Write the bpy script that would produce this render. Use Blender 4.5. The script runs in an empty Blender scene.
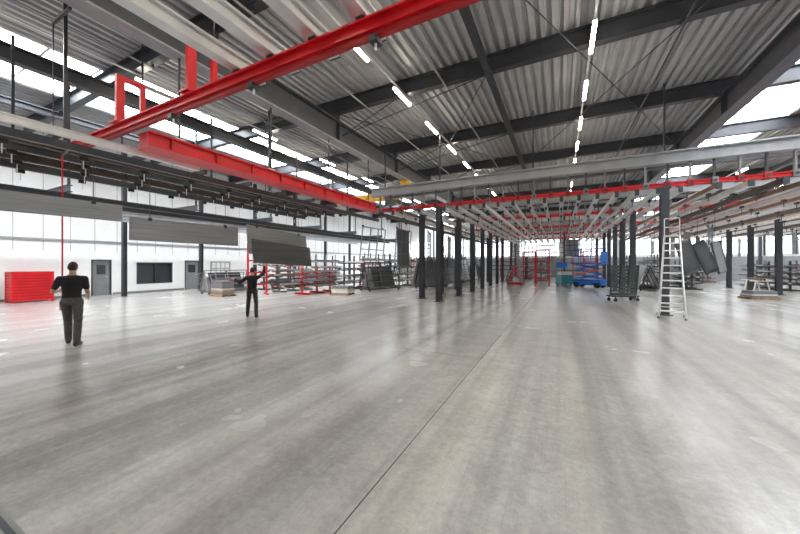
import bpy, math, random
from mathutils import Vector, Matrix, noise
random.seed(7)
scene = bpy.context.scene
V = Vector

# ------------------------------------------------------------------ materials
MATS = {}
def mat(name, col, rough=0.5, metal=0.0, var=0.12, scale=3.0, bump=0.0, emit=0.0, spec=0.5, stretch=(1,1,1)):
    if name in MATS: return MATS[name]
    m = bpy.data.materials.new(name); m.use_nodes = True
    nt = m.node_tree; N = nt.nodes; L = nt.links
    b = N["Principled BSDF"]
    b.inputs["Roughness"].default_value = rough
    b.inputs["Metallic"].default_value = metal
    b.inputs["Specular IOR Level"].default_value = spec
    tc = N.new("ShaderNodeTexCoord"); mp = N.new("ShaderNodeMapping"); mp.inputs["Scale"].default_value = stretch
    nz = N.new("ShaderNodeTexNoise"); nz.inputs["Scale"].default_value = scale; nz.inputs["Detail"].default_value = 5
    L.new(tc.outputs["Object"], mp.inputs["Vector"]); L.new(mp.outputs["Vector"], nz.inputs["Vector"])
    cr = N.new("ShaderNodeValToRGB")
    c1 = [max(0, c*(1-var)) for c in col]; c2 = [min(1, c*(1+var)) for c in col]
    cr.color_ramp.elements[0].position = 0.3; cr.color_ramp.elements[0].color = (*c1, 1)
    cr.color_ramp.elements[1].position = 0.7; cr.color_ramp.elements[1].color = (*c2, 1)
    L.new(nz.outputs["Fac"], cr.inputs["Fac"]); L.new(cr.outputs["Color"], b.inputs["Base Color"])
    if emit > 0:
        b.inputs["Emission Color"].default_value = (*col, 1)
        b.inputs["Emission Strength"].default_value = emit
    if bump > 0:
        bp = N.new("ShaderNodeBump"); bp.inputs["Strength"].default_value = bump
        L.new(nz.outputs["Fac"], bp.inputs["Height"]); L.new(bp.outputs["Normal"], b.inputs["Normal"])
    MATS[name] = m
    return m

DARK   = mat("dark_steel_paint", (0.045,0.048,0.057), 0.42, 0.2)
GIRD   = mat("girder_steel_paint", (0.092,0.097,0.113), 0.4, 0.3)
BEAML  = mat("light_grey_beam_paint", (0.35,0.36,0.378), 0.4, 0.3)
SILVER = mat("aluminium_rail", (0.68,0.68,0.68), 0.35, 0.5)
WHITEM = mat("white_paint", (0.78,0.78,0.77), 0.5)
RED    = mat("red_paint", (0.68,0.006,0.014), 0.42)
REDD   = mat("dark_red_paint", (0.42,0.012,0.016), 0.5)
RUST   = mat("rust_brown_steel", (0.058,0.042,0.036), 0.6, 0.2, 0.35, 6)
BROWN  = mat("brown_profile", (0.19,0.115,0.075), 0.55, 0.1, 0.3)
DECK   = mat("galvanised_deck", (0.41,0.417,0.428), 0.42, 0.25, 0.10, 1.0)
WALLM  = mat("wall_panel_white", (0.82,0.82,0.81), 0.6, 0, 0.03)
DOORM  = mat("door_grey", (0.20,0.21,0.22), 0.5)
BLACK  = mat("black_rubber", (0.015,0.015,0.017), 0.6)
GLASSD = mat("dark_glass", (0.04,0.045,0.05), 0.08, 0.0, 0.2, 1.0, spec=0.8)
YEL    = mat("yellow_paint", (0.85,0.45,0.02), 0.45)
BLUE   = mat("blue_paint", (0.02,0.16,0.58), 0.4)
TEAL   = mat("teal_sheet", (0.05,0.30,0.34), 0.4)
PANEL  = mat("brushed_aluminium_sheet", (0.26,0.265,0.275), 0.34, 0.6, 0.14, 4, stretch=(1,.25,6))
PANELD = mat("dark_sheet", (0.12,0.125,0.13), 0.3, 0.5, 0.15, 4, stretch=(1,.25,6))
MIDG   = mat("mid_grey_steel", (0.22,0.225,0.23), 0.4, 0.3)
MESHG  = mat("dark_green_sheet", (0.04,0.06,0.055), 0.45)
WOOD   = mat("pallet_wood", (0.42,0.29,0.17), 0.7, 0, 0.25, 8)
ORNG   = mat("orange_plastic", (0.8,0.2,0.03), 0.5)
SKYL   = mat("skylight_glow", (0.93,0.97,1.0), 0.4, 0, 0.0, 1, emit=15.0)
LEDM   = mat("led_tube_glow", (1.0,0.90,0.72), 0.4, 0, 0.0, 1, emit=65.0)
SKIN   = mat("skin", (0.52,0.30,0.21), 0.5, 0, 0.06, 20)
HAIR   = mat("dark_brown_hair", (0.03,0.018,0.012), 0.6, 0, 0.3, 60, 0.4)
SHIRT  = mat("black_shirt_cloth", (0.014,0.014,0.017), 0.85, 0, 0.2, 20, 0.15)
TROU   = mat("grey_work_trousers", (0.085,0.085,0.088), 0.85, 0, 0.25, 14, 0.2)
TROUD  = mat("dark_work_trousers", (0.03,0.032,0.038), 0.85, 0, 0.25, 14, 0.2)
BOOT   = mat("boot_leather", (0.02,0.018,0.016), 0.5)
EYEW   = mat("eye_white", (0.8,0.8,0.78), 0.3, 0, 0.01)
LIPS   = mat("lips", (0.42,0.16,0.13), 0.5)

def floor_material():
    m = bpy.data.materials.new("polished_concrete"); m.use_nodes = True
    nt = m.node_tree; N = nt.nodes; L = nt.links; b = N["Principled BSDF"]
    tc = N.new("ShaderNodeTexCoord")
    def nz(scale, detail, sc=(1,1,1), rough=0.6, dist=0.0):
        mp = N.new("ShaderNodeMapping"); mp.inputs["Scale"].default_value = sc
        L.new(tc.outputs["Object"], mp.inputs["Vector"])
        n = N.new("ShaderNodeTexNoise"); n.inputs["Scale"].default_value = scale
        n.inputs["Detail"].default_value = detail; n.inputs["Roughness"].default_value = rough
        n.inputs["Distortion"].default_value = dist
        L.new(mp.outputs["Vector"], n.inputs["Vector"]); return n.outputs["Fac"]
    def ramp(f, a, ca, b_, cb):
        r = N.new("ShaderNodeValToRGB")
        r.color_ramp.elements[0].position = a; r.color_ramp.elements[0].color = (*ca,1)
        r.color_ramp.elements[1].position = b_; r.color_ramp.elements[1].color = (*cb,1)
        L.new(f, r.inputs["Fac"]); return r.outputs["Color"]
    def mul(a, b_, fac=1.0):
        x = N.new("ShaderNodeMix"); x.data_type = 'RGBA'; x.blend_type = 'MULTIPLY'
        x.inputs[0].default_value = fac
        L.new(a, x.inputs[6]); L.new(b_, x.inputs[7]); return x.outputs[2]
    base = ramp(nz(0.6, 6), 0.30, (0.54,0.52,0.495), 0.72, (0.66,0.64,0.615))
    mott = ramp(nz(2.6, 9, rough=0.7, dist=0.5), 0.25, (0.62,0.615,0.61), 0.72, (1,1,1))
    fine = ramp(nz(14, 8, rough=0.85), 0.32, (0.60,0.60,0.60), 0.64, (1,1,1))
    strk = ramp(nz(1.5, 3, (1.0,0.008,1)), 0.42, (0.62,0.62,0.63), 0.56, (1,1,1))  # wheel and cleaning marks, plus column shadows and reflections painted into the colour
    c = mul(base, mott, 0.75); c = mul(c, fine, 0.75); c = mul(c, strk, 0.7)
    scr = ramp(nz(60, 3, (1.0,0.02,1)), 0.30, (0.84,)*3, 0.5, (1,1,1)); c = mul(c, scr, 0.5)
    sep = N.new("ShaderNodeSeparateXYZ"); L.new(tc.outputs["Object"], sep.inputs[0])
    def line(axis, off, period, w):
        a = N.new("ShaderNodeMath"); a.operation = 'ADD'; a.inputs[1].default_value = -off + period*100 + period/2
        L.new(sep.outputs[axis], a.inputs[0])
        p = N.new("ShaderNodeMath"); p.operation = 'MODULO'; p.inputs[1].default_value = period; L.new(a.outputs[0], p.inputs[0])
        s = N.new("ShaderNodeMath"); s.operation = 'SUBTRACT'; s.inputs[1].default_value = period/2; L.new(p.outputs[0], s.inputs[0])
        q = N.new("ShaderNodeMath"); q.operation = 'ABSOLUTE'; L.new(s.outputs[0], q.inputs[0])
        g = N.new("ShaderNodeMath"); g.operation = 'LESS_THAN'; g.inputs[1].default_value = w; L.new(q.outputs[0], g.inputs[0])
        return g.outputs[0]
    l1 = line("X", -1.34, 8.0, 0.006); l2 = line("Y", 6.0, 8.0, 0.003)
    mx = N.new("ShaderNodeMath"); mx.operation = 'MAXIMUM'; L.new(l1, mx.inputs[0]); L.new(l2, mx.inputs[1])
    fin = N.new("ShaderNodeMix"); fin.data_type = 'RGBA'
    L.new(mx.outputs[0], fin.inputs[0]); L.new(c, fin.inputs[6]); fin.inputs[7].default_value = (0.10,0.095,0.09,1)
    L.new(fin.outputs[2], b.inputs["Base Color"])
    rr = ramp(nz(0.7, 3), 0.25, (0.20,)*3, 0.75, (0.29,)*3)
    L.new(rr, b.inputs["Roughness"])
    b.inputs["Specular IOR Level"].default_value = 0.6
    bp = N.new("ShaderNodeBump"); bp.inputs["Strength"].default_value = 0.05
    L.new(nz(25,6), bp.inputs["Height"]); L.new(bp.outputs["Normal"], b.inputs["Normal"])
    return m
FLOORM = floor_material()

# ------------------------------------------------------------------ mesh builder
class MB:
    def __init__(s): s.v=[]; s.f=[]; s.m=[]; s.mats=[]; s.sm=[]
    def mi(s, m):
        if m not in s.mats: s.mats.append(m)
        return s.mats.index(m)
    def add(s, vs, fs, m, smooth=False):
        o=len(s.v); s.v += [tuple(x) for x in vs]; k=s.mi(m)
        for f in fs: s.f.append([i+o for i in f]); s.m.append(k); s.sm.append(smooth)
    def obox(s, c, ax, h, m):
        c=V(c); a,b,d=[V(x) for x in ax]
        vs=[c+a*(h[0]*i)+b*(h[1]*j)+d*(h[2]*k) for i in(-1,1) for j in(-1,1) for k in(-1,1)]
        s.add(vs,[(0,1,3,2),(4,6,7,5),(0,4,5,1),(2,3,7,6),(0,2,6,4),(1,5,7,3)],m)
    def box(s, x0,x1,y0,y1,z0,z1,m):
        s.obox(((x0+x1)/2,(y0+y1)/2,(z0+z1)/2),((1,0,0),(0,1,0),(0,0,1)),(abs(x1-x0)/2,abs(y1-y0)/2,abs(z1-z0)/2),m)
    def frame(s,p0,p1,up=(0,0,1)):
        d=(V(p1)-V(p0)); l=d.length; d.normalize(); u=V(up)
        if abs(d.dot(u))>0.99: u=V((0,1,0))
        sd=d.cross(u).normalized(); u=sd.cross(d).normalized(); return d,sd,u,l
    def bar(s,p0,p1,w,h,m,up=(0,0,1)):
        d,sd,u,l=s.frame(p0,p1,up); s.obox((V(p0)+V(p1))/2,(d,sd,u),(l/2,w/2,h/2),m)
    def ibeam(s,p0,p1,w,h,m,tf=0.03,tw=0.02,up=(0,0,1),m2=None):
        d,sd,u,l=s.frame(p0,p1,up); c=(V(p0)+V(p1))/2
        s.obox(c+u*(h/2-tf/2),(d,sd,u),(l/2,w/2,tf/2),m)
        s.obox(c-u*(h/2-tf/2),(d,sd,u),(l/2,w/2,tf/2),m2 or m)
        s.obox(c,(d,sd,u),(l/2,tw/2,h/2-tf),m)
    def cyl(s,p0,p1,r,m,n=10,r2=None,cap=True):
        d,sd,u,l=s.frame(p0,p1); r2=r if r2 is None else r2
        vs=[]
        for p,rr in((V(p0),r),(V(p1),r2)):
            for i in range(n):
                a=2*math.pi*i/n; vs.append(p+sd*(math.cos(a)*rr)+u*(math.sin(a)*rr))
        fs=[(i,(i+1)%n,n+(i+1)%n,n+i) for i in range(n)]
        s.add(vs,fs,m,True)
        if cap: s.add(vs[:n],[tuple(range(n))],m); s.add(vs[n:],[tuple(range(n))],m)
    def ell(s,c,r,m,rot=None,n=16,k=10):
        c=V(c); vs=[];fs=[]
        R=rot or Matrix.Identity(3)
        for j in range(k+1):
            ph=math.pi*j/k
            for i in range(n):
                th=2*math.pi*i/n
                vs.append(c+R@V((r[0]*math.sin(ph)*math.cos(th),r[1]*math.sin(ph)*math.sin(th),r[2]*math.cos(ph))))
        for j in range(k):
            for i in range(n):
                fs.append((j*n+i,(j+1)*n+i,(j+1)*n+(i+1)%n,j*n+(i+1)%n))
        s.add(vs,fs,m,True)
    def mesh(s,name):
        me=bpy.data.meshes.new(name); me.from_pydata(s.v,[],s.f)
        for m in s.mats: me.materials.append(m)
        me.polygons.foreach_set("material_index",s.m)
        me.polygons.foreach_set("use_smooth",s.sm)
        me.update(); return me
    def done(s,name,loc=(0,0,0),rz=0.0):
        o=bpy.data.objects.new(name,s.mesh(name)); scene.collection.objects.link(o)
        o.location=loc; o.rotation_euler=(0,0,rz); return o

def copy_obj(o,loc,rz=0.0):
    n=bpy.data.objects.new(o.name.split('.')[0],o.data); scene.collection.objects.link(n)
    n.location=loc; n.rotation_euler=(0,0,rz); return n

XL,XR,YB,YF,ZR = -23.5, 28.0, -9.0, 46.0, 8.75
Y0,Y1 = YB+.05, YF-.15

# ------------------------------------------------------------------ shell
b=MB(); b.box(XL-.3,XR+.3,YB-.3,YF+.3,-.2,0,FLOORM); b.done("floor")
b=MB(); b.box(-14,-3.17,.67,.70,0,.012,DARK); b.box(-14,-3.17,.70,.73,0,.006,MIDG); b.done("trim_1")

def deck(x0,x1):
    b=MB(); pitch=0.30; x=x0; prof=[]
    while x<x1-0.01:
        prof += [(x,0),(x+.11,0),(x+.15,.11),(x+.26,.11)]; x+=pitch
    prof.append((min(x,x1+.2),0))
    vs=[];n=len(prof)
    for y in(YB,YF): vs+=[(p[0],y,ZR+p[1]) for p in prof]
    fs=[(i,i+1,n+i+1,n+i) for i in range(n-1)]
    b.add(vs,fs,DECK); return b
bands=[(-18.5,-14.6),(6.9,9.5),(18.2,20.8)]  # last band is an added glowing strip to light the right side
cb=MB(); xs=XL
for (a,c) in bands+[(XR,XR)]:
    d=deck(xs,a); cb.add(d.v,d.f,DECK); xs=c
cb.box(XL-.3,XR+.3,YB-.3,YF+.3,ZR+.9,ZR+1.0,WALLM)
cb.done("ceiling")
for i,(a,c) in enumerate(bands):
    b=MB(); b.box(a,c,YB,YF,ZR+.35,ZR+.4,SKYL)
    for x in(a,c): b.box(x-.06,x+.06,YB,YF,ZR-.02,ZR+.5,WHITEM)
    y=YB
    while y<YF: b.box(a,c,y-.035,y+.035,ZR+.2,ZR+.34,BEAML); y+=1.3
    b.box((a+c)/2-.03,(a+c)/2+.03,YB,YF,ZR+.22,ZR+.34,BEAML)
    b.done("window_%d"%(i+2))

def wall_panels(b,x,ya,yb,z0,z1,t=.2):
    b.box(x-t,x,ya,yb,z0,z1,WALLM)
WX=XL
b=MB()
wall_panels(b,WX,YB,7.85,0,9.6); wall_panels(b,WX,7.85,8.75,2.05,9.6)
wall_panels(b,WX,8.75,9.98,0,9.6); wall_panels(b,WX,9.98,12.0,0,.55); wall_panels(b,WX,9.98,12.0,1.9,9.6)
wall_panels(b,WX,12.0,12.8,0,9.6); wall_panels(b,WX,12.8,13.8,2.05,9.6); wall_panels(b,WX,13.8,YF,0,9.6)
y=YB
while y<YF:
    b.box(WX,WX+.012,y,y+.02,2.5,9.6,BEAML); y+=1.0
for z in (3.0,5.2): b.box(WX,WX+.08,YB,YF,z,z+.12,BEAML)
b.done("wall_left")
b=MB(); b.box(WX,WX+.02,YB,7.8,0,.12,DOORM); b.box(WX,WX+.02,8.8,12.75,0,.12,DOORM); b.box(WX,WX+.02,13.85,YF,0,.12,DOORM); b.done("baseboard_left")
for i,(a,c) in enumerate([(7.85,8.75),(12.8,13.8)]):
    b=MB(); b.box(WX-.12,WX-.06,a+.06,c-.06,0.01,1.99,DOORM)
    for q in(a,c-.06): b.box(WX-.2,WX+.02,q,q+.06,0,2.05,DARK)
    b.box(WX-.2,WX+.02,a+.06,c-.06,1.99,2.05,DARK)
    b.box(WX-.06,WX-.055,a+.25,c-.25,1.2,1.75,GLASSD)
    b.cyl((WX-.03,c-.16,1.05),(WX-.03,c-.28,1.05),.012,SILVER); b.cyl((WX-.06,c-.16,1.05),(WX-.03,c-.16,1.05),.012,SILVER)
    b.done("door_%d"%(i+1))
b=MB()
for (a,c,z0,z1) in [(9.98,10.06,.55,1.9),(11.92,12.0,.55,1.9),(10.95,11.03,.63,1.82)]: b.box(WX-.14,WX+.03,a,c,z0,z1,DARK)
b.box(WX-.14,WX+.03,10.06,11.92,.55,.63,DARK); b.box(WX-.14,WX+.03,10.06,11.92,1.82,1.9,DARK)
b.box(WX-.1,WX-.09,10.06,11.92,.63,1.82,GLASSD)
b.done("window_1")

b=MB(); b.box(XL-.3,XR+.3,YF,YF+.2,0,9.6,WALLM)
b.box(XL,XR,YF-.02,YF,0,2.6,BEAML)
x=XL
while x<XR: b.box(x-.12,x+.12,YF-.12,YF-.02,0,8.7,GIRD); x+=6
b.done("wall_back")
b=MB(); SKW=mat("far_window_glow",(0.92,0.96,1.0),.4,0,0,1,emit=1.6)
x=XL+.6
while x<XR-2: b.box(x,x+4.8,YF-.08,YF-.03,2.9,5.2,SKW); b.box(x+2.35,x+2.45,YF-.12,YF-.08,2.9,5.2,DARK); b.box(x,x+4.8,YF-.12,YF-.08,4.2,4.28,DARK); x+=6
b.done("window_5")
b=MB(); b.box(XL-.3,XR+.3,YB-.2,YB,0,9.6,WALLM); b.done("wall_front")
b=MB(); b.box(XR,XR+.2,YB,YF,0,9.6,WALLM); b.done("wall_right")

# ------------------------------------------------------------------ roof steel
ys=[5.35*k for k in range(-1,9)]
tb=None
for y in ys:
    b=MB(); b.ibeam((XL+.05,0,8.46),(XR-.05,0,8.46),.26,.56,DARK,tf=.035,tw=.03)
    if tb is None: tb=b.done("roof_beam",(0,y,0))
    else: copy_obj(tb,(0,y,0))
for (x,z0,z1,w,m) in [(-8.5,6.95,7.85,.42,GIRD),(5.6,7.35,8.17,.42,GIRD),(-2.1,8.0,8.17,.2,DARK),(-14.3,7.7,8.17,.3,DARK),(-18.8,7.9,8.17,.25,DARK),(12.5,7.9,8.17,.25,DARK),(17.5,7.5,8.17,.3,GIRD)]:
    b=MB(); b.ibeam((x,Y0,(z0+z1)/2),(x,Y1,(z0+z1)/2),w,z1-z0,m,tf=.05,tw=.04,m2=(BEAML if x==-8.5 else m))  # left girder: light on the lower flange painted in as paler grey
    if w>.4:
        for y in ys:
            b.box(x-w/2+.02,x+w/2-.02,y-.01,y+.01,z0+.05,z1-.05,m)
            if x==-8.5: b.box(x-.1,x+.1,y-.1,y+.1,z1,8.18,DARK)
    b.done("longitudinal_girder")
b=MB()
def rod(p,q,r=.018): b.cyl(p,q,r,DARK,6)
for (x0,x1,y0,y1) in [(-2.0,5.4,5.35,21.4),(5.4,-2.0,5.35,21.4),(-8.4,-2.2,10.7,21.4),(-2.2,-8.4,10.7,21.4),(5.9,12.3,10.7,21.4),(12.3,5.9,10.7,21.4)]:
    rod((x0,y0,8.15),(x1,y1,8.15))
for y in (10.7,16.05,21.4):
    rod((-2.2,y,8.15),(-8.2,y,7.2)); rod((-5.6,y,8.15),(-8.2,y,7.2))
b.done("wind_bracing_rods")
b=MB()
for x in(-6.9,-3.6,2.9,-11.6):
    b.cyl((x,Y0,8.08),(x,Y1,8.08),.03,BEAML if x<0 else DARK,8)
    for y in ys: b.box(x-.04,x+.04,y-.02,y+.02,8.08,8.18,DARK)
b.done("sprinkler_pipe")
def led_row(x,y0,n,sp,name="led_batten_light"):
    b=MB()
    for i in range(n):
        y=y0+i*sp
        b.box(-.05,.05,y-.68,y+.68,.03,.09,WHITEM); b.box(-.045,.045,y-.66,y+.66,-.02,.03,LEDM)
        for yy in(-.5,.5): b.cyl((0,y+yy,.08),(0,y+yy,.16),.008,DARK,6)
    b.box(-.03,.03,Y0,Y1,.16,.20,WHITEM)
    b.done(name,(x,0,7.97))
led_row(-5.2,-4.6,13,3.0); led_row(.8,-1.75,13,2.95)
led_row(-12.6,1.5,9,4.5); led_row(10.8,9.0,8,4.0); led_row(15.5,12.0,7,4.0)  # side LED rows, added to brighten the far part of the hall

# ------------------------------------------------------------------ overhead handling structures
b=MB()
b.ibeam((-12.4,3.6,5.0),(2.0,3.6,5.0),.17,.2,RED,tf=.03,tw=.03)
b.bar((-12.4,3.6,4.86),(2.0,3.6,4.86),.08,.07,REDD)
for x in(-6.4,-9.25):
    b.box(x-.05,x+.05,3.52,3.68,5.1,6.25,RED); b.box(x-.05,x+.05,3.68,4.1,6.15,6.25,RED); b.box(x-.05,x+.05,4.0,4.1,5.5,6.15,RED)
    b.box(x-.12,x+.12,3.45,3.75,5.1,5.14,RED)
    b.cyl((x,4.05,6.2),(x,4.05,8.2),.02,DARK,6)
for x in(-2.2,-4.6,-7.0):
    b.box(x-.06,x+.06,3.52,3.68,4.75,4.83,DARK); b.cyl((x,3.6,4.66),(x,3.6,4.75),.02,SILVER,8)
b.done("red_transverse_crane_girder")
for x in(-4.95,-4.13,-3.25,-2.4):
    b=MB(); b.ibeam((x,Y0,5.25),(x,4.05,5.25),.2,.24,SILVER,tf=.04,tw=.08)
    b.box(x-.10,x+.10,4.05,4.07,5.12,5.38,DARK)
    b.box(x-.06,x+.06,3.5,3.7,5.10,5.14,DARK)
    b.done("overhead_transport_rail")
b=MB()
b.box(-8.70,-8.30,3.75,13.6,4.50,4.78,RED); b.box(-8.80,-8.20,3.75,13.6,4.47,4.50,RED); b.box(-8.78,-8.22,3.75,13.6,4.78,4.82,RED)
for k in range(9): b.box(-8.29,-8.24,4.2+k*1.1,4.23+k*1.1,4.5,4.78,REDD)
for y in(4.5,7.3,10.2,13.2):
    b.cyl((-8.5,y,4.82),(-8.5,y,6.95),.025,DARK,8); b.box(-8.6,-8.4,y-.1,y+.1,4.82,4.92,SILVER)
b.done("red_box_girder")
b=MB()
b.box(-9.22,-9.08,Y0,5.35,4.44,4.56,WHITEM); b.box(-9.25,-9.05,Y0,5.35,4.56,4.58,SILVER)
for y in(-3,0.5,3.6,5.2): b.cyl((-9.15,y,4.58),(-9.15,y,4.82),.015,DARK,6)
b.done("white_cable_channel")
b=MB()
for i,x in enumerate((-10.3,-11.1,-12.1,-13.2)):
    b.ibeam((x,Y0,4.50),(x,13.8,4.50),.12,.2,RUST if i%2==0 else DARK,tf=.03,tw=.03)
    y=Y0+1+i*.3
    while y<13.5:
        b.box(x-.03,x+.03,y-.08,y+.08,4.30,4.40,BLACK); b.cyl((x,y,4.10),(x,y,4.30),.012,SILVER,6); y+=1.25
y=Y0+.5
while y<14: b.bar((-13.7,y,4.66),(-9.8,y,4.66),.1,.12,RUST if int(y)%2 else DARK); y+=1.6
for y in(-2,2.9,8.5,13.5):
    for x in(-10.0,-13.6): b.bar((x,y,4.6),(x,y,8.18),.06,.06,DARK)
b.done("brown_rail_track")
b=MB()
for x in(-15.2,-16.6,-18.0,-19.4,-20.8):
    b.ibeam((x,Y0,4.15),(x,30,4.15),.12,.2,DARK if x>-17 else BEAML,tf=.03,tw=.03)
for k in range(9):
    y=-4.0+4.2*k; b.ibeam((-21.4,y,4.37),(-14.8,y,4.37),.14,.24,GIRD); b.bar((-14.9,y,4.49),(-14.9,y,8.18),.06,.06,DARK)
b.done("side_rail_track")
b=MB(); b.ibeam((0,0,0),(0,0,8.16),.2,.2,DARK,tf=.02,tw=.015,up=(0,1,0)); b.box(-.16,.16,-.16,.16,0,.02,DARK)
scol=b.done("steel_column",(-21.6,8.6,0))
for y in (12.8,17.0,21.2,25.4,29.6): copy_obj(scol,(-21.6,y,0))
b=MB(); b.cyl((WX+.12,7.2,.55),(WX+.12,7.2,1.0),.08,RED,14); b.cyl((WX+.12,7.2,1.0),(WX+.12,7.2,1.08),.03,BLACK,8); b.box(WX+.012,WX+.05,7.12,7.28,.75,.95,DARK)
b.done("fire_extinguisher")
b=MB(); b.box(WX+.012,WX+.05,14.6,16.2,.9,2.0,BEAML)
for k in range(4):
    for j in range(2): b.box(WX+.05,WX+.055,14.7+k*.36,14.98+k*.36,1.0+j*.5,1.4+j*.5,WHITEM)
b.done("notice_board")

b=MB(); b.box(-13.8,-8.8,17.4,17.75,5.9,6.35,YEL); b.box(-9.9,-9.4,17.3,17.85,5.55,5.9,DARK); b.cyl((-10.5,17.6,4.9),(-10.5,17.6,5.9),.015,DARK,6)
b.box(-8.8,-8.3,17.3,17.9,6.3,6.94,YEL); b.box(-14.4,-13.8,17.2,17.95,6.2,6.6,YEL); b.bar((-14.3,17.6,6.5),(-14.3,17.6,7.7),.12,.12,DARK)
b.done("yellow_overhead_crane")

FY=14.2
frames=[FY,20.2,26.2,32.2,38.2]
for k,y in enumerate(frames):
    b=MB(); x1=24
    b.ibeam((-8.9 if k==0 else -7,y,5.55),(x1,y,5.55),.34,.42,BEAML,tf=.05,tw=.03)
    if k==0:
        b.ibeam((-8.9,y+1.3,5.62),(x1,y+1.3,5.62),.2,.26,GIRD,tf=.04,tw=.03)
        for x in(-8.1,-5.1,-1,3.3,7.5,11.5): b.bar((x,y,5.76),(x,y,8.2),.05,.05,DARK); b.bar((x,y,5.70),(x,y+1.3,5.70),.08,.08,GIRD)
    b.ibeam((-8.9 if k==0 else -6.5,y,4.60),(x1,y,4.60),.16,.15,RED,tf=.03,tw=.03)
    x=-8.4 if k==0 else -6.2; q=0
    while x<x1:
        b.box(x-.025,x+.025,y-.05,y+.05,4.66,5.36,DARK if q%2 else MIDG)
        b.box(x-.08,x+.08,y-.11,y+.11,4.50,4.72,REDD if q%3 else MIDG)
        b.cyl((x,y-.13,4.60),(x,y-.10,4.60),.05,DARK,8); x+=.62; q+=1
    b.done("red_support_rail" )
def rails(name,xs,w,mats,y0):
    for i,x in enumerate(xs):
        b=MB(); m=mats[i%len(mats)]
        b.box(x-w,x+w,y0,40,4.28,4.44,m); b.box(x-w-.03,x+w+.03,y0,40,4.25,4.28,SILVER if m!=RUST else RUST)
        b.box(x-w-.01,x+w+.01,y0-.05,y0,4.24,4.46,DARK)
        for y in frames: b.box(x-.02,x+.02,y-.04,y+.04,4.44,4.53,DARK)
        yy=y0+.8+ (i%3)*.4
        while yy<38:
            b.box(x-.04,x+.04,yy-.09,yy+.09,4.16,4.25,DARK); b.cyl((x,yy,3.98),(x,yy,4.16),.014,DARK,6); yy+=2.3+(i%4)*.5
        b.done(name)
rails("ceiling_transport_rail",[-4.75+i*.6 for i in range(15)],.05,[SILVER,SILVER,SILVER,WHITEM],FY-.35)
rails("ceiling_transport_rail",[4.6+i*.75 for i in range(25)],.06,[BROWN,SILVER,RUST,BROWN,SILVER],FY-.4)
rails("ceiling_transport_rail",[-8.2,-7.4,-6.9,-6.0],.05,[RUST,SILVER,BROWN,SILVER],FY-.4)
b=MB(); b.ibeam((0,0,0),(0,0,4.52),.24,.24,DARK,tf=.03,tw=.02,up=(0,1,0)); b.box(-.2,.2,-.2,.2,0,.03,DARK)
b.box(-.16,.16,-.16,.16,4.45,4.52,DARK); b.box(-.125,.125,-.02,.02,1.0,1.6,GIRD)
for sx in(-1,1):
    for sy in(-1,1): b.cyl((sx*.16,sy*.16,.03),(sx*.16,sy*.16,.07),.015,SILVER,6)
col=b.done("support_column",(-5.15,FY,0))
for p in [(3.3,FY),(-5.05,17.2),(-5.05,20.2),(-5.05,23.2),(-5.05,26.2),(-5.05,29.2),(-5.05,32.2),(-5.05,38.2),
          (3.4,20.2),(3.4,23.2),(3.4,26.2),(3.4,29.2),(3.4,32.2),(3.4,38.2),
          (11.3,20.2),(11.3,26.2),(11.3,29.2),(11.3,32.2),(11.3,38.2),(19.3,26.2),(19.3,32.2)]:
    copy_obj(col,(p[0],p[1],0))
for y in(15.2,18.2,21.4,26.2,32.2): copy_obj(col,(-6.45,y,0))

# ------------------------------------------------------------------ ladder
b=MB()
H=2.75
def st(t,side): return V((side*(.34-.15*t),-.0+.52*t,H*t))
for sd in(-1,1):
    b.bar(st(0,sd),st(1,sd),.035,.09,SILVER)
    b.bar((sd*.32,.92,0),(sd*.20,.68,H),.03,.06,SILVER)
    b.bar(st(.96,sd),st(.96,sd)+V((0,.1,.7)),.03,.03,SILVER); b.box(sd*.34-.03,sd*.34+.03,-.04,.06,0,.06,BLACK)
    b.box(sd*.32-.03,sd*.32+.03,.87,.97,0,.05,BLACK)
    for t in (.3,.6): b.bar((sd*(.33-.13*t),.92-.24*t,H*t),st(t,sd),.02,.03,SILVER)
for i in range(1,11):
    t=i/11; a=st(t,-1); c=st(t,1); b.box(a.x,c.x,a.y-.05,a.y+.09,a.z-.018,a.z+.022,WHITEM)
b.box(-.20,.20,.42,.76,H-.02,H+.02,WHITEM)
b.bar((-.19,.59,H+.6),(.19,.59,H+.6),.03,.03,SILVER); b.bar((-.19,.56,H+.3),(.19,.56,H+.3),.03,.03,SILVER)
b.bar((-.3,.9,.3),(.3,.9,.3),.03,.04,SILVER)
b.done("platform_step_ladder",(3.24,13.1,0),math.radians(-14))

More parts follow.
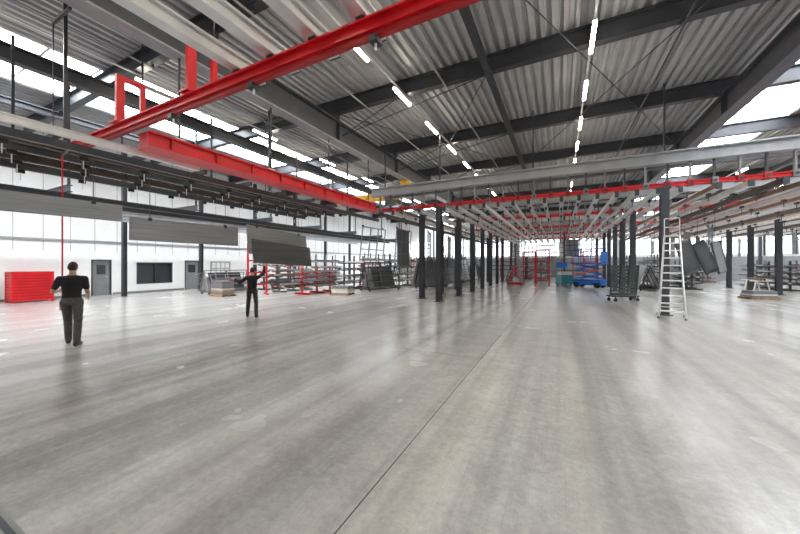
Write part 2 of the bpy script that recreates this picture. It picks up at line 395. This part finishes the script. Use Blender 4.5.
# ------------------------------------------------------------------ hanging sheets
def sheet(name,y0,y1,za0,za1,zb0,zb1,x,mats,hang=4.45,tilt=0.0):
    b=MB(); n=len(mats)
    for i,m in enumerate(mats):
        xo=x+i*.06; t=.01; zc=i*.30; dy=i*.16
        q=[(xo-t,y0+dy,za0-zc),(xo-t,y1+dy,zb0-zc),(xo-t+tilt,y1+dy,zb1-zc*1.6),(xo-t+tilt,y0+dy,za1-zc*1.6)] if i else [(xo-t,y0,za0),(xo-t,y1,zb0),(xo-t+tilt,y1,zb1),(xo-t+tilt,y0,za1)]
        q2=[(v[0]+2*t,v[1],v[2]) for v in q]
        b.add(q+q2,[(0,1,2,3),(7,6,5,4),(0,4,5,1),(1,5,6,2),(2,6,7,3),(3,7,4,0)],m)
        for f in (.33,.66) if n>1 else (.5,):
            a=V(q2[0]).lerp(V(q2[3]),f); c=V(q2[1]).lerp(V(q2[2]),f); b.bar(a,c,.02,.025,m)
    for f in(.15,.85):
        yy=y0+(y1-y0)*f; zz=za1+(zb1-za1)*f
        b.cyl((x+tilt,yy,zz-.03),(x+tilt,yy,hang),.008,DARK,6); b.box(x+tilt-.03,x+tilt+.03,yy-.04,yy+.04,zz-.06,zz+.03,DARK)
    return b.done(name)
sheet("hanging_aluminium_sheet",.2,3.78,2.82,3.24,2.84,3.24,-9.6,[PANEL],4.3)
sheet("hanging_aluminium_sheet",3.92,6.9,2.40,2.98,2.40,3.02,-9.6,[PANEL],4.3)
sheet("hanging_aluminium_sheet",7.1,9.9,2.15,3.15,2.0,2.96,-9.36,[PANEL,PANELD],4.3,tilt=-.10)
b=MB()
b.box(-9.66,-9.54,-4,16,4.3,4.46,DARK)
for y in(-2,2.6,8,12,15.5): b.cyl((-9.6,y,4.46),(-9.6,y,6.95),.012,DARK,6); b.bar((-9.6,y,6.92),(-8.72,y,6.92),.05,.05,DARK)
b.done("sheet_transport_rail")

# ------------------------------------------------------------------ red slatted container
b=MB()
b.box(-.42,.42,-.62,.62,.12,1.38,REDD)
for i in range(9):
    z=.2+i*.135; b.box(.42,.46,-.6,.6,z,z+.075,RED); b.box(-.4,.4,-.66,-.62,z,z+.075,RED)
for sx in(-.42,.42):
    for sy in(-.64,.64): b.box(sx-.04,sx+.04,sy-.04,sy+.04,0,1.44,RED)
b.box(-.46,.46,-.68,.68,1.38,1.44,RED); b.box(-.46,.46,-.68,.68,.08,.14,RED)
b.done("red_stillage_box",(-22.6,5.35,0))

# ------------------------------------------------------------------ racks and carts
def profile_rack(name,loc,rz,post=RED,L=3.0,H=2.3,levels=4,seed=0):
    r=random.Random(seed); b=MB()
    for x in(-L/2+.3,0,L/2-.3):
        b.bar((x,0,0),(x,0,H),.09,.09,post); b.bar((x,-.6,.05),(x,.6,.05),.08,.1,post)
        for k in range(levels):
            z=.4+k*(H-.5)/levels
            b.bar((x,-.55,z+.05),(x,0,z),.05,.06,post); b.bar((x,.55,z+.05),(x,0,z),.05,.06,post)
    for k in range(levels):
        z=.4+k*(H-.5)/levels+.08
        for s in(-1,1):
            for q in range(r.randint(3,6)):
                w=.035+.02*r.random(); y=s*(.1+q*.085); l=L/2*(.8+.35*r.random()); o=r.uniform(-.15,.15)
                b.box(-l+o,l+o,y-w,y+w,z,z+.05+.06*r.random(),r.choice([SILVER,PANEL,WHITEM,BROWN,PANELD,BEAML,MIDG,DARK]))
    return b.done(name,loc,rz)
def a_frame(name,loc,rz,post=DARK,L=2.4,H=2.0,seed=0,mats=None):
    r=random.Random(seed); b=MB(); mats=mats or [PANEL,PANELD,SILVER,GLASSD,MIDG]
    for x in(-L/2,0,L/2):
        b.bar((x,-.55,.18),(x,0,H),.06,.06,post); b.bar((x,.55,.18),(x,0,H),.06,.06,post); b.bar((x,-.6,.15),(x,.6,.15),.06,.08,post)
    for y in(-.55,.55): b.bar((-L/2,y,.15),(L/2,y,.15),.06,.08,post)
    b.bar((-L/2,0,H),(L/2,0,H),.06,.06,post)
    for x in(-L/2+.1,L/2-.1):
        for y in(-.5,.5): b.cyl((x,y-.03,.07),(x,y+.03,.07),.07,BLACK,10)
    for s in(-1,1):
        for q in range(r.randint(2,5)):
            o=.06+q*.05; w=L*r.uniform(.3,.55); h=r.uniform(.6,.95)*H; m=r.choice(mats)
            d=V((r.uniform(-.12,.12),-s*.53,H-.18)).normalized(); nn=V((0,s*(H-.18),.53)).normalized()
            base=V((r.uniform(-.2,.2),s*.55,.2))+nn*o
            if q%3:
                for sx in(-1,-.3,1): b.bar(base+V((sx*w,0,0)),base+V((sx*w,0,0))+d*h,.05,.03,m)
                for f in(.02,.35,.66,.98): b.bar(base+V((-w,0,0))+d*h*f,base+V((w,0,0))+d*h*f,.03,.05,m)
            else: b.obox(base+d*h/2,((1,0,0),d,d.cross(V((1,0,0))).normalized()),(w,h/2,.012),m)
    return b.done(name,loc,rz)
def trestle(name,loc,rz,m=WHITEM,load=None,seed=0):
    r=random.Random(seed); b=MB()
    for x in(-.9,.9):
        for y in(-.35,.35): b.bar((x,y,0),(x,y*.6,.85),.05,.05,m)
        b.bar((x,-.3,.2),(x,.3,.2),.04,.04,m); b.bar((x,-.45,.87),(x,.45,.87),.06,.06,m)
    b.bar((-.9,0,.25),(.9,0,.25),.04,.04,m)
    for q in range(r.randint(3,7)):
        y=-.38+q*.12; b.box(-1.4*r.uniform(.8,1),1.4*r.uniform(.8,1),y-.04,y+.04,.9,.9+r.uniform(.04,.14),r.choice([SILVER,PANEL,BROWN,WHITEM,PANELD]))
    return b.done(name,loc,rz)

R=math.radians
sd=0
for (x,y,rz,c,h) in [(-13.6,15.2,88,RED,1.6),(-13.6,19.2,90,DARK,2.4),(-16.0,15.6,90,MIDG,1.7),(-18.4,16.4,90,GIRD,2.2),(-11.6,22.6,80,DARK,2.6),(-14.6,23.4,90,RED,2.0),
                   (-17.5,20.7,90,BEAML,2.6),(-20.1,19.0,90,RED,2.0),(-20.1,23.5,90,DARK,2.6),(-12.2,27.4,90,MIDG,2.5),(-15.8,27.6,90,DARK,2.8),(-11.2,32,90,GIRD,2.6),(-14,32,90,RED,2.5),
                   (-19,30,90,DARK,3),(-10.4,37.0,90,MIDG,2.6),(-13.2,37,90,DARK,3),(-18,37,90,MIDG,3)]:
    sd+=1; profile_rack("profile_storage_rack",(x,y,0),R(rz),c,3.0,h,4,sd)
for (x,y,rz,h,c) in [(-11.0,18.6,65,1.9,DARK),(-8.8,22.6,72,2.3,DARK),(-8.9,26.2,80,2.6,MIDG),(-8.6,30.2,90,2.7,DARK),(-18.6,12.6,80,1.4,MIDG),(-8.1,34.0,90,2.6,SILVER)]:
    sd+=1; a_frame("panel_a_frame_cart",(x,y,0),R(rz),c,2.6,h,sd)
def hframe(x,y,rz,w,z0,z1,m,glass=None,ztop=4.3,lean=.3):
    b=MB()
    for yy in(-w,-w*.33,w*.33,w): b.bar((0,yy,z0),(0,yy+lean,z1),.05,.05,m)
    for f in(0,.33,.66,1): b.bar((0,-w+lean*f,z0+(z1-z0)*f),(0,w+lean*f,z0+(z1-z0)*f),.05,.05,m)
    if glass: b.obox((0,lean/2,(z0+z1)/2),((1,0,0),(0,1,0),(0,0,1)),(.008,w-lean/2-.05,(z1-z0)/2-.02),glass)
    for yy in(-w+lean,w): b.cyl((0,yy,z1),(0,yy,ztop),.008,DARK,6); b.box(-.03,.03,yy-.05,yy+.05,z1-.02,z1+.08,DARK)
    b.done("hanging_window_frame",(x,y,0),R(rz))
rr=random.Random(3)
for (x,y,z0) in [(-9.3,14.8,2.0),(-8.2,16.4,1.7),(-7.4,18.6,1.5),(-9.3,19.2,1.8),(-7.4,22.6,1.6),(-12.6,25.0,2.9),(-9.9,28.4,2.9),(-7.4,26.5,1.7)]:
    hframe(x,y,rr.uniform(-15,35),1.1,z0,3.8,rr.choice([DARK,PANELD,MIDG]),rr.choice([None,PANELD]),4.24 if x>-8.6 else 4.5)
for i in range(5):
    for j in range(5):
        x=7.6+i*3.0+rr.uniform(-.2,.2); y=24.0+j*3.2+rr.uniform(-.3,.3)
        if abs(x-11.3)<.9 or abs(x-19.3)<.9: x+=1.1
        z0=rr.uniform(2.3,2.8); hframe(x,y,rr.uniform(-35,-5),rr.uniform(.6,1.2),z0,3.9,rr.choice([DARK,MIDG,PANELD,BROWN]),rr.choice([None,PANELD,PANEL,MIDG]),4.26,rr.uniform(0,.25))
for (x,y) in [(-3.7,31),(-2.6,34),(-.2,35.4),(1.8,36.6),(-1.2,38.6),(1.0,31.2),(-3.8,36.4)]:
    hframe(x,y,rr.uniform(60,110),.6,2.5,3.9,rr.choice([DARK,MIDG]),rr.choice([None,PANEL,PANELD]),4.26,.1)
for (x,y,rz,c,h) in [(-1.8,37,90,MIDG,2.2),(-3.6,40.6,90,DARK,2.6),(1.4,43,0,RED,2.4),(-2.6,44,0,DARK,2.8),(5.6,36,90,DARK,2.6),(6.2,31.2,90,MIDG,2.4),(8.5,40,90,DARK,2.8),(-7,43,0,RED,2.6)]:
    sd+=1; profile_rack("profile_storage_rack",(x,y,0),R(rz),c,3.0,h,4,sd)
for (x,y,rz,c) in [(-3.4,28.6,90,RED),(5.3,27.0,90,DARK)]:
    sd+=1; a_frame("panel_a_frame_cart",(x,y,0),R(rz),c,2.2,1.6,sd)
for (x,y,rz,c,h) in [(8.2,30.0,90,DARK,2.0),(9.3,35.5,90,GIRD,2.1),(13.6,31.5,90,DARK,2.0),(14.5,36.5,90,MIDG,2.1),(17.3,33,90,DARK,2.1),(18.2,38.5,90,BROWN,2.1),(21.5,33,90,DARK,2.1),(12.8,42,90,BROWN,2.8),(22.5,39,90,DARK,2.8)]:
    sd+=1; profile_rack("profile_storage_rack",(x,y,0),R(rz),c,3.0,h,4,sd)
for (x,y,rz) in [(13.2,26.0,15),(16.6,27.6,80),(14.6,23.2,10),(18.6,28.9,0),(10.0,25.2,80)]:
    sd+=1; trestle("work_trestle",(x,y,0),R(rz),WHITEM,seed=sd)
b=MB()
b.bar((-.7,0,.25),(.7,0,.25),.5,.06,DARK)
for x in(-.6,.6):
    for y in(-.2,.2): b.cyl((x,y-.02,.08),(x,y+.02,.08),.08,BLACK,10); b.bar((x,y,.08),(x,y,.25),.04,.04,DARK)
for x in(-.7,-.23,.23,.7): b.bar((x,0,.25),(x,-.15,1.75),.05,.05,MESHG)
for k in range(9): b.bar((-.72,-.01*k,.35+k*.165),(.72,-.01*k,.35+k*.165),.03,.12,MESHG)
spc=b.done("slatted_panel_cart",(2.75,18.6,0),R(35))
for (x,y,t,w,m) in [(5.7,20.6,.35,.38,PANELD),(6.6,21.4,.5,.34,BLACK),(7.4,22.2,.25,.24,PANEL)]:
    b=MB(); d=V((-t,0,1)).normalized(); n=V((1,0,t)).normalized()
    b.obox((0,0,2.15),((0,1,0),d,n),(.03,.85,w),m)
    for s in(-1,1): b.obox(V((0,-.035,2.15))+n*(w*s*.9),((0,1,0),d,n),(.02,.85,.04),DARK)
    b.obox((0,-.045,2.15),((0,1,0),d,n),(.012,.75,w*.8),GLASSD if m!=PANEL else BEAML)
    p=V((0,0,2.15))+d*.83; b.cyl(p,(p.x,p.y,4.26),.01,DARK,6)
    b.done("hanging_dark_panel",(x,y,0),R(25))

b=MB()
b.box(-.5,.5,-1.0,1.0,.2,.65,BLUE)
for y in(-.75,.75):
    for x in(-.42,.42): b.cyl((x-.08,y,.22),(x+.08,y,.22),.22,BLACK,16)
for x in(-.35,.35):
    for k in range(3):
        z=.68+k*.36; b.bar((x,-.85,z),(x,.85,z+.36),.05,.07,BLUE); b.bar((x,.85,z),(x,-.85,z+.36),.05,.07,ORNG if k==1 else BLUE)
b.box(-.55,.55,-1.1,1.1,1.78,1.9,BLUE)
for x in(-.52,.52):
    for y in(-1.05,-.35,.35,1.05): b.bar((x,y,1.9),(x,y,2.95),.04,.04,BLUE)
    for z in(2.4,2.95): b.bar((x,-1.05,z),(x,1.05,z),.04,.04,BLUE)
for y in(-1.05,1.05):
    for z in(2.4,2.95): b.bar((-.52,y,z),(.52,y,z),.04,.04,BLUE)
b.box(-.5,.5,-1.08,-1.04,1.95,2.7,BLUE)
b.done("scissor_lift",(2.0,28.0,0),R(60))
b=MB()
b.box(-.45,.45,-.6,.6,.12,.9,TEAL); b.box(-.4,.4,-.55,.55,.9,1.15,WHITEM); b.bar((-.4,.5,.9),(-.4,.5,1.9),.05,.05,TEAL); b.bar((.4,.5,.9),(.4,.5,1.9),.05,.05,TEAL); b.box(-.42,.42,.47,.53,1.5,1.95,BLUE)
for x in(-.35,.35):
    for y in(-.5,.5): b.cyl((x-.03,y,.07),(x+.03,y,.07),.07,BLACK,10)
b.done("workshop_machine",(.3,29.6,0),R(20))
b=MB()
for x in(-.5,.5): b.bar((x,0,0),(x,0,3.0),.1,.1,RED); b.bar((x,-.5,.05),(x,.5,.05),.1,.1,RED)
for z in(.6,1.3,2.0,2.95): b.bar((-.5,0,z),(.5,0,z),.08,.08,RED)
ps=b.done("red_portal_stand",(-1.3,28.8,0)); copy_obj(ps,(-2.6,32.2,0)); copy_obj(ps,(2.4,33.4,0)); copy_obj(ps,(-15.8,12.6,0),R(60))
for i,(x,y) in enumerate([(-16.9,11.2),(-11.4,14.9),(9.1,22.8),(17.2,24.4),(.2,32.8),(-20.2,14.6)]):
    b=MB(); r=random.Random(i)
    for y0 in(-.38,0,.38): b.box(-.6,.6,y0-.05,y0+.05,0,.09,WOOD)
    for k in range(6): b.box(-.6+k*.21,-.6+k*.21+.14,-.4,.4,.09,.115,WOOD)
    z=.115
    for k in range(r.randint(3,6)):
        h=r.uniform(.06,.16); b.box(-.55+r.uniform(0,.06),.55,-.36,.36-r.uniform(0,.08),z,z+h,r.choice([WHITEM,SILVER,MIDG,WOOD,PANEL])); z+=h
    b.done("loaded_pallet",(x,y,0),R(r.uniform(-20,20)))

# ------------------------------------------------------------------ people
def capsule(b,p0,r0,p1,r1,m=None,n=14):
    m=m or SHIRT
    b.cyl(p0,p1,r0,m,n,r2=r1); b.ell(p0,(r0,)*3,m,n=n,k=8); b.ell(p1,(r1,)*3,m,n=n,k=8)
def loft(b,rings,m,n=20):
    vs=[];fs=[]
    for (c,rx,ry) in rings:
        for i in range(n):
            a=2*math.pi*i/n; vs.append((c[0]+rx*math.cos(a),c[1]+ry*math.sin(a),c[2]))
    for j in range(len(rings)-1):
        for i in range(n): fs.append((j*n+i,j*n+(i+1)%n,(j+1)*n+(i+1)%n,(j+1)*n+i))
    fs.append(tuple(range(n))); k=(len(rings)-1)*n; fs.append(tuple(k+i for i in range(n)))
    b.add(vs,fs,m)
def remesh(b,vox,smooth=3):
    me=b.mesh("tmp"); o=bpy.data.objects.new("tmp",me); scene.collection.objects.link(o)
    m=o.modifiers.new("r","REMESH"); m.mode='VOXEL'; m.voxel_size=vox
    s=o.modifiers.new("s","SMOOTH"); s.factor=.5; s.iterations=smooth
    dg=bpy.context.evaluated_depsgraph_get(); ev=o.evaluated_get(dg)
    e=ev.to_mesh(); vs=[v.co.copy() for v in e.vertices]; fs=[tuple(p.vertices) for p in e.polygons]
    ev.to_mesh_clear(); bpy.data.objects.remove(o); return vs,fs
def ik(a,c,l1,l2,pole):
    a=V(a);c=V(c);d=c-a; L=min(d.length,l1+l2-.005); dn=d.normalized(); c=a+dn*L
    x=(l1*l1-l2*l2+L*L)/(2*L); h=math.sqrt(max(0,l1*l1-x*x))
    p=V(pole); p=(p-dn*p.dot(dn)).normalized(); return a+dn*x+p*h, c
def segdist(p,a,c):
    ab=c-a; t=max(0,min(1,(p-a).dot(ab)/ab.length_squared)); return (p-(a+ab*t)).length,t
def hand(out,wrist,d,n,side,curl):
    """d: finger dir, n: palm normal (curl towards), side=-1 left, 1 right"""
    d=V(d).normalized(); n=V(n); n=(n-d*n.dot(d)).normalized(); s=n.cross(d).normalized()*side
    w=V(wrist); b=MB(); Rm=Matrix((s,n,d)).transposed()
    b.ell(w+d*.048,(.042,.016,.055),SKIN,Rm); b.ell(w+d*.01,(.028,.02,.03),SKIN,Rm)
    for i,(off,ln) in enumerate([(.030,.075),(.010,.084),(-.010,.078),(-.029,.062)]):
        p=w+d*.088+s*off; ang=0; r=.0092
        for k,f in enumerate((.45,.30,.25)):
            ang+=curl*(.9 if k==0 else 1.1)
            q=p+(d*math.cos(ang)+n*math.sin(ang))*ln*f
            capsule(b,p,r,q,r*.9,SKIN,8); p=q; r*=.9
    p=w+d*.025+s*.034; r=.011
    for k,(ln,a) in enumerate(((.034,.75),(.028,.45),(.022,.2))):
        q=p+(d*math.cos(a)+s*math.sin(a)+n*(.25+curl*.5)).normalized()*ln
        capsule(b,p,r,q,r*.9,SKIN,8); p=q; r*=.92
    vs,fs=remesh(b,.0042,2); out.add(vs,fs,SKIN,True)
def head(out,c,yaw,pitch,k=1.0):
    Rm=Matrix.Rotation(yaw,3,'Z')@Matrix.Rotation(pitch,3,'X')
    vs=[];fs=[];n=40;kk=30
    for j in range(kk+1):
        ph=math.pi*j/kk
        for i in range(n):
            th=2*math.pi*i/n
            x=math.sin(ph)*math.cos(th); y=math.sin(ph)*math.sin(th); z=math.cos(ph)
            px=.076*x; py=.096*y-.004; pz=.118*z
            if z<0: px*=1-.30*(-z)**1.4*(.6+.4*max(0,y))
            if z<-.2 and y<0: py*=1-.35*(-z)
            if z<-.3 and y>0: py+=.012*y
            if y>.3:
                py-=.010*math.exp(-((pz-.0)**2)/.0003)*math.exp(-((abs(px)-.032)**2)/.0003)
                py+=.007*math.exp(-((pz-.022)**2)/.00012)*math.exp(-(px**2)/.002)
                py+=.024*math.exp(-((pz+.030)**2)/.00022)*math.exp(-(px**2)/.00012)
                py+=.012*math.exp(-((pz+.008)**2)/.0004)*math.exp(-(px**2)/.00008)
                py+=.006*math.exp(-((pz+.062)**2)/.00008)*math.exp(-(px**2)/.0005)
                py+=.008*math.exp(-((pz+.098)**2)/.0002)*math.exp(-(px**2)/.0006)
            vs.append(V((px,py,pz)))
    for j in range(kk):
        for i in range(n): fs.append((j*n+i,(j+1)*n+i,(j+1)*n+(i+1)%n,j*n+(i+1)%n))
    T=lambda p: V(c)+Rm@(V(p)*k)
    out.add([T(v) for v in vs],fs,SKIN,True)
    hv=[];hf=[];keep=[]
    for v in vs:   # short hair: hairline high at the brow, over the ears, down to the nape
        hl=.052 if v.y>.035 else (.010 if v.y>-.02 else -.075)
        g=max(0,min(1,(v.z-hl)/.035)); f=1+.055*g+.02*max(0,v.z/.118) if g>0 else .96
        nz_=.010*noise.noise(v*70)*g
        hv.append(V((v.x*(f),v.y*(f),v.z*(f if v.z>0 else 1)))*(1+nz_)); keep.append(g>0)
    for f in fs:
        if any(keep[i] for i in f): hf.append(f)
    out.add([T(v) for v in hv],hf,HAIR,True)
    for s in(-1,1):
        out.ell(T((s*.031,.078,.0)),(.012*k,)*3,EYEW); out.ell(T((s*.031,.0885,.0)),(.0055*k,.003*k,.0055*k),HAIR)
        out.ell(T((s*.080,-.006,-.012)),(.009*k,.018*k,.031*k),SKIN,Rm@Matrix.Rotation(s*.3,3,'Z'))
        out.ell(T((s*.031,.092,.026)),(.016*k,.004*k,.004*k),HAIR,Rm)
    out.ell(T((0,.093,-.062)),(.022*k,.006*k,.006*k),LIPS,Rm)
def person(name,loc,yaw,S,hands,feet,lean,hyaw,hpitch,trou,handinfo,long_sleeve=False,hipz=.93):
    out=MB(); b=MB()
    ln=V((lean[0],lean[1],0))
    def T(z): return V((0,0,0))+ln*max(0,(z-.95)/.55)
    tz=[(.86,.150,.105),(.93,.168,.118),(1.0,.163,.115),(1.10,.150,.105),(1.20,.160,.112),(1.30,.176,.120),(1.38,.182,.118),(1.44,.165,.10),(1.49,.10,.075),(1.52,.065,.062)]
    loft(b,[((T(z).x,T(z).y-.01,z),rx,ry) for z,rx,ry in tz],SHIRT)
    b.ell((T(1.34).x,T(1.34).y+.03,1.34),(.14,.10,.11),SHIRT)
    for s in(-1,1): b.ell((s*.075,-.06,.92),(.085,.08,.09),SHIRT)
    neck0=T(1.48)+V((0,-.005,1.46)); neck1=T(1.58)+V((0,.015,1.60)); capsule(b,neck0,.062,neck1,.054)
    bones=[]
    bones.append((V((0,0,.9)),V((0,0,1.0)),"t"))
    bones.append((V((0,0,1.06)),T(1.4)+V((0,0,1.42)),"s"))
    for s,(ft,kp) in zip((-1,1),feet):
        hip=V((s*.092,0,hipz)); an=V(ft)+V((0,0,.09)); kn,an=ik(hip,an,.43,.43,kp)
        capsule(b,hip,.098,kn,.072); capsule(b,kn,.072,kn+(an-kn)*.25,.072); capsule(b,kn+(an-kn)*.25,.072,an,.062)
        bones.append((hip,kn,"t")); bones.append((kn,kn+(an-kn)*.97,"t"))
        fwd=V((s*.15,1,0)).normalized(); base=V((an.x,an.y,an.z-.09))
        heel=base-fwd*.055+V((0,0,.045)); toe=base+fwd*.165+V((0,0,.038))
        capsule(b,heel,.044,toe,.038,n=14); capsule(b,base+V((0,0,.10)),.05,heel+V((0,0,.01)),.044)
        capsule(b,base+fwd*.02+V((0,0,.07)),.045,toe,.036)
        bones.append((heel-V((0,0,.03)),toe-V((0,0,.02)),"b"))
    wr=[]
    for s,(hp,pole) in zip((-1,1),hands):
        sh=T(1.44)+V((s*.188,-.01,1.425)); el,w=ik(sh,hp,.29,.255,pole)
        capsule(b,T(1.42)+V((s*.10,0,1.43)),.07,sh,.066)
        capsule(b,sh,.058,el,.042); capsule(b,el,.043,w,.028)
        e=el if long_sleeve else sh+(el-sh)*.62
        capsule(b,sh,.069,e,.060 if not long_sleeve else .055)
        bones.append((sh,el,"u")); bones.append((el,w,"f"))
        if long_sleeve: capsule(b,el,.055,el+(w-el)*.93,.040)
        bones.append((T(1.42)+V((s*.05,0,1.42)),sh,"s")); wr.append((s,w,(w-el).normalized()))
    bones.append((neck0+V((0,0,.055)),neck1,"n"))
    vs,fs=remesh(b,.011,4)
    nv=[]
    for v in vs:
        a=noise.noise(V((v.x*9,v.y*9,v.z*16)))*.008 if .12<v.z<1.4 else 0
        d=V((v.x,v.y,0)); d=d.normalized() if d.length>1e-4 else d
        nv.append(v+d*a)
    for f in fs:
        c=sum((vs[i] for i in f),V())/len(f); best=None
        for (a,e,t) in bones:
            dd,tt=segdist(c,a,e)
            if t=="s" : dd-=.06
            if t=="t" and a.z>.85 and e.z>.95: dd-=.06
            if best is None or dd<best[0]: best=(dd,t,tt)
        t,tt=best[1],best[2]
        m={"t":trou,"s":SHIRT,"b":BOOT,"n":SKIN}.get(t)
        if t=="u": m=SHIRT if (long_sleeve or tt<.80) else SKIN
        if t=="f": m=SHIRT if long_sleeve and tt<.97 else SKIN
        if t in"sn" and c.z>1.505: m=SKIN
        k=out.mi(m); out.f.append(tuple(f)); out.m.append(k); out.sm.append(True)
    out.v=[tuple(v) for v in nv]+out.v
    for (s,w,d),(hd,hn,cu) in zip(wr,handinfo):
        hand(out,w+V(d)*.005,hd if hd else d,hn,s,cu)
    hc=T(1.62)+V((0,.03,1.675)); head(out,hc,hyaw,hpitch)
    o=out.done(name,loc,yaw); o.scale=(S,S,S); return o

person("warehouse_worker",(-9.67,2.91,0),R(60),1.03,
   hands=[((-.27,.30,1.16),(-.55,-1,-.9)),((.20,.27,1.00),(.35,-1,-.6))],
   feet=[((-.10,.20,0),(0,1,0)),((.11,-.16,0),(0,1,0))],
   lean=(0,.03),hyaw=R(-8),hpitch=R(-6),trou=TROU,
   handinfo=[((.0,.9,.25),(.8,.1,0),.95),((-.2,.9,.1),(-.8,0,-.2),.75)])
person("warehouse_worker",(-9.31,7.22,0),R(45),.94,
   hands=[((-.58,.14,1.36),(0,-.6,-1)),((.38,.24,1.84),(1,.1,-.9))],
   feet=[((-.17,.12,0),(-.2,1,0)),((.15,-.14,0),(.2,1,0))],
   lean=(0,.04),hyaw=R(-12),hpitch=R(4),trou=TROUD,
   handinfo=[((-.9,.3,.3),(0,.6,-.7),.45),((.2,.6,.8),(0,.8,-.6),.6)],long_sleeve=True)
b=MB()
hx,hy=-9.67+(-.245*.5-.866*.395)*1.03, 2.91+(-.245*.866+.5*.395)*1.03
b.cyl((hx,hy,.95),(hx,hy,4.3),.014,RED,8); b.box(hx-.04,hx+.04,hy-.04,hy+.04,.75,.95,RED)
b.bar((hx,hy,4.3),(-9.66,hy,4.38),.04,.04,DARK)
b.done("red_guide_strap")

# ------------------------------------------------------------------ camera / world
cam=bpy.data.cameras.new("camera"); co=bpy.data.objects.new("camera",cam); scene.collection.objects.link(co)
cam.sensor_width=36; cam.clip_start=.05; cam.clip_end=300
co.location=(0,0,1.8); co.rotation_euler=(R(90),0,R(27)); cam.lens=36*314/800; cam.shift_y=-3/800
scene.camera=co
w=bpy.data.worlds.new("world"); scene.world=w; w.use_nodes=True
bg=w.node_tree.nodes["Background"]; bg.inputs[0].default_value=(.85,.92,1,1); bg.inputs[1].default_value=1.0
scene.view_settings.view_transform='Standard'
scene.view_settings.exposure=0.12
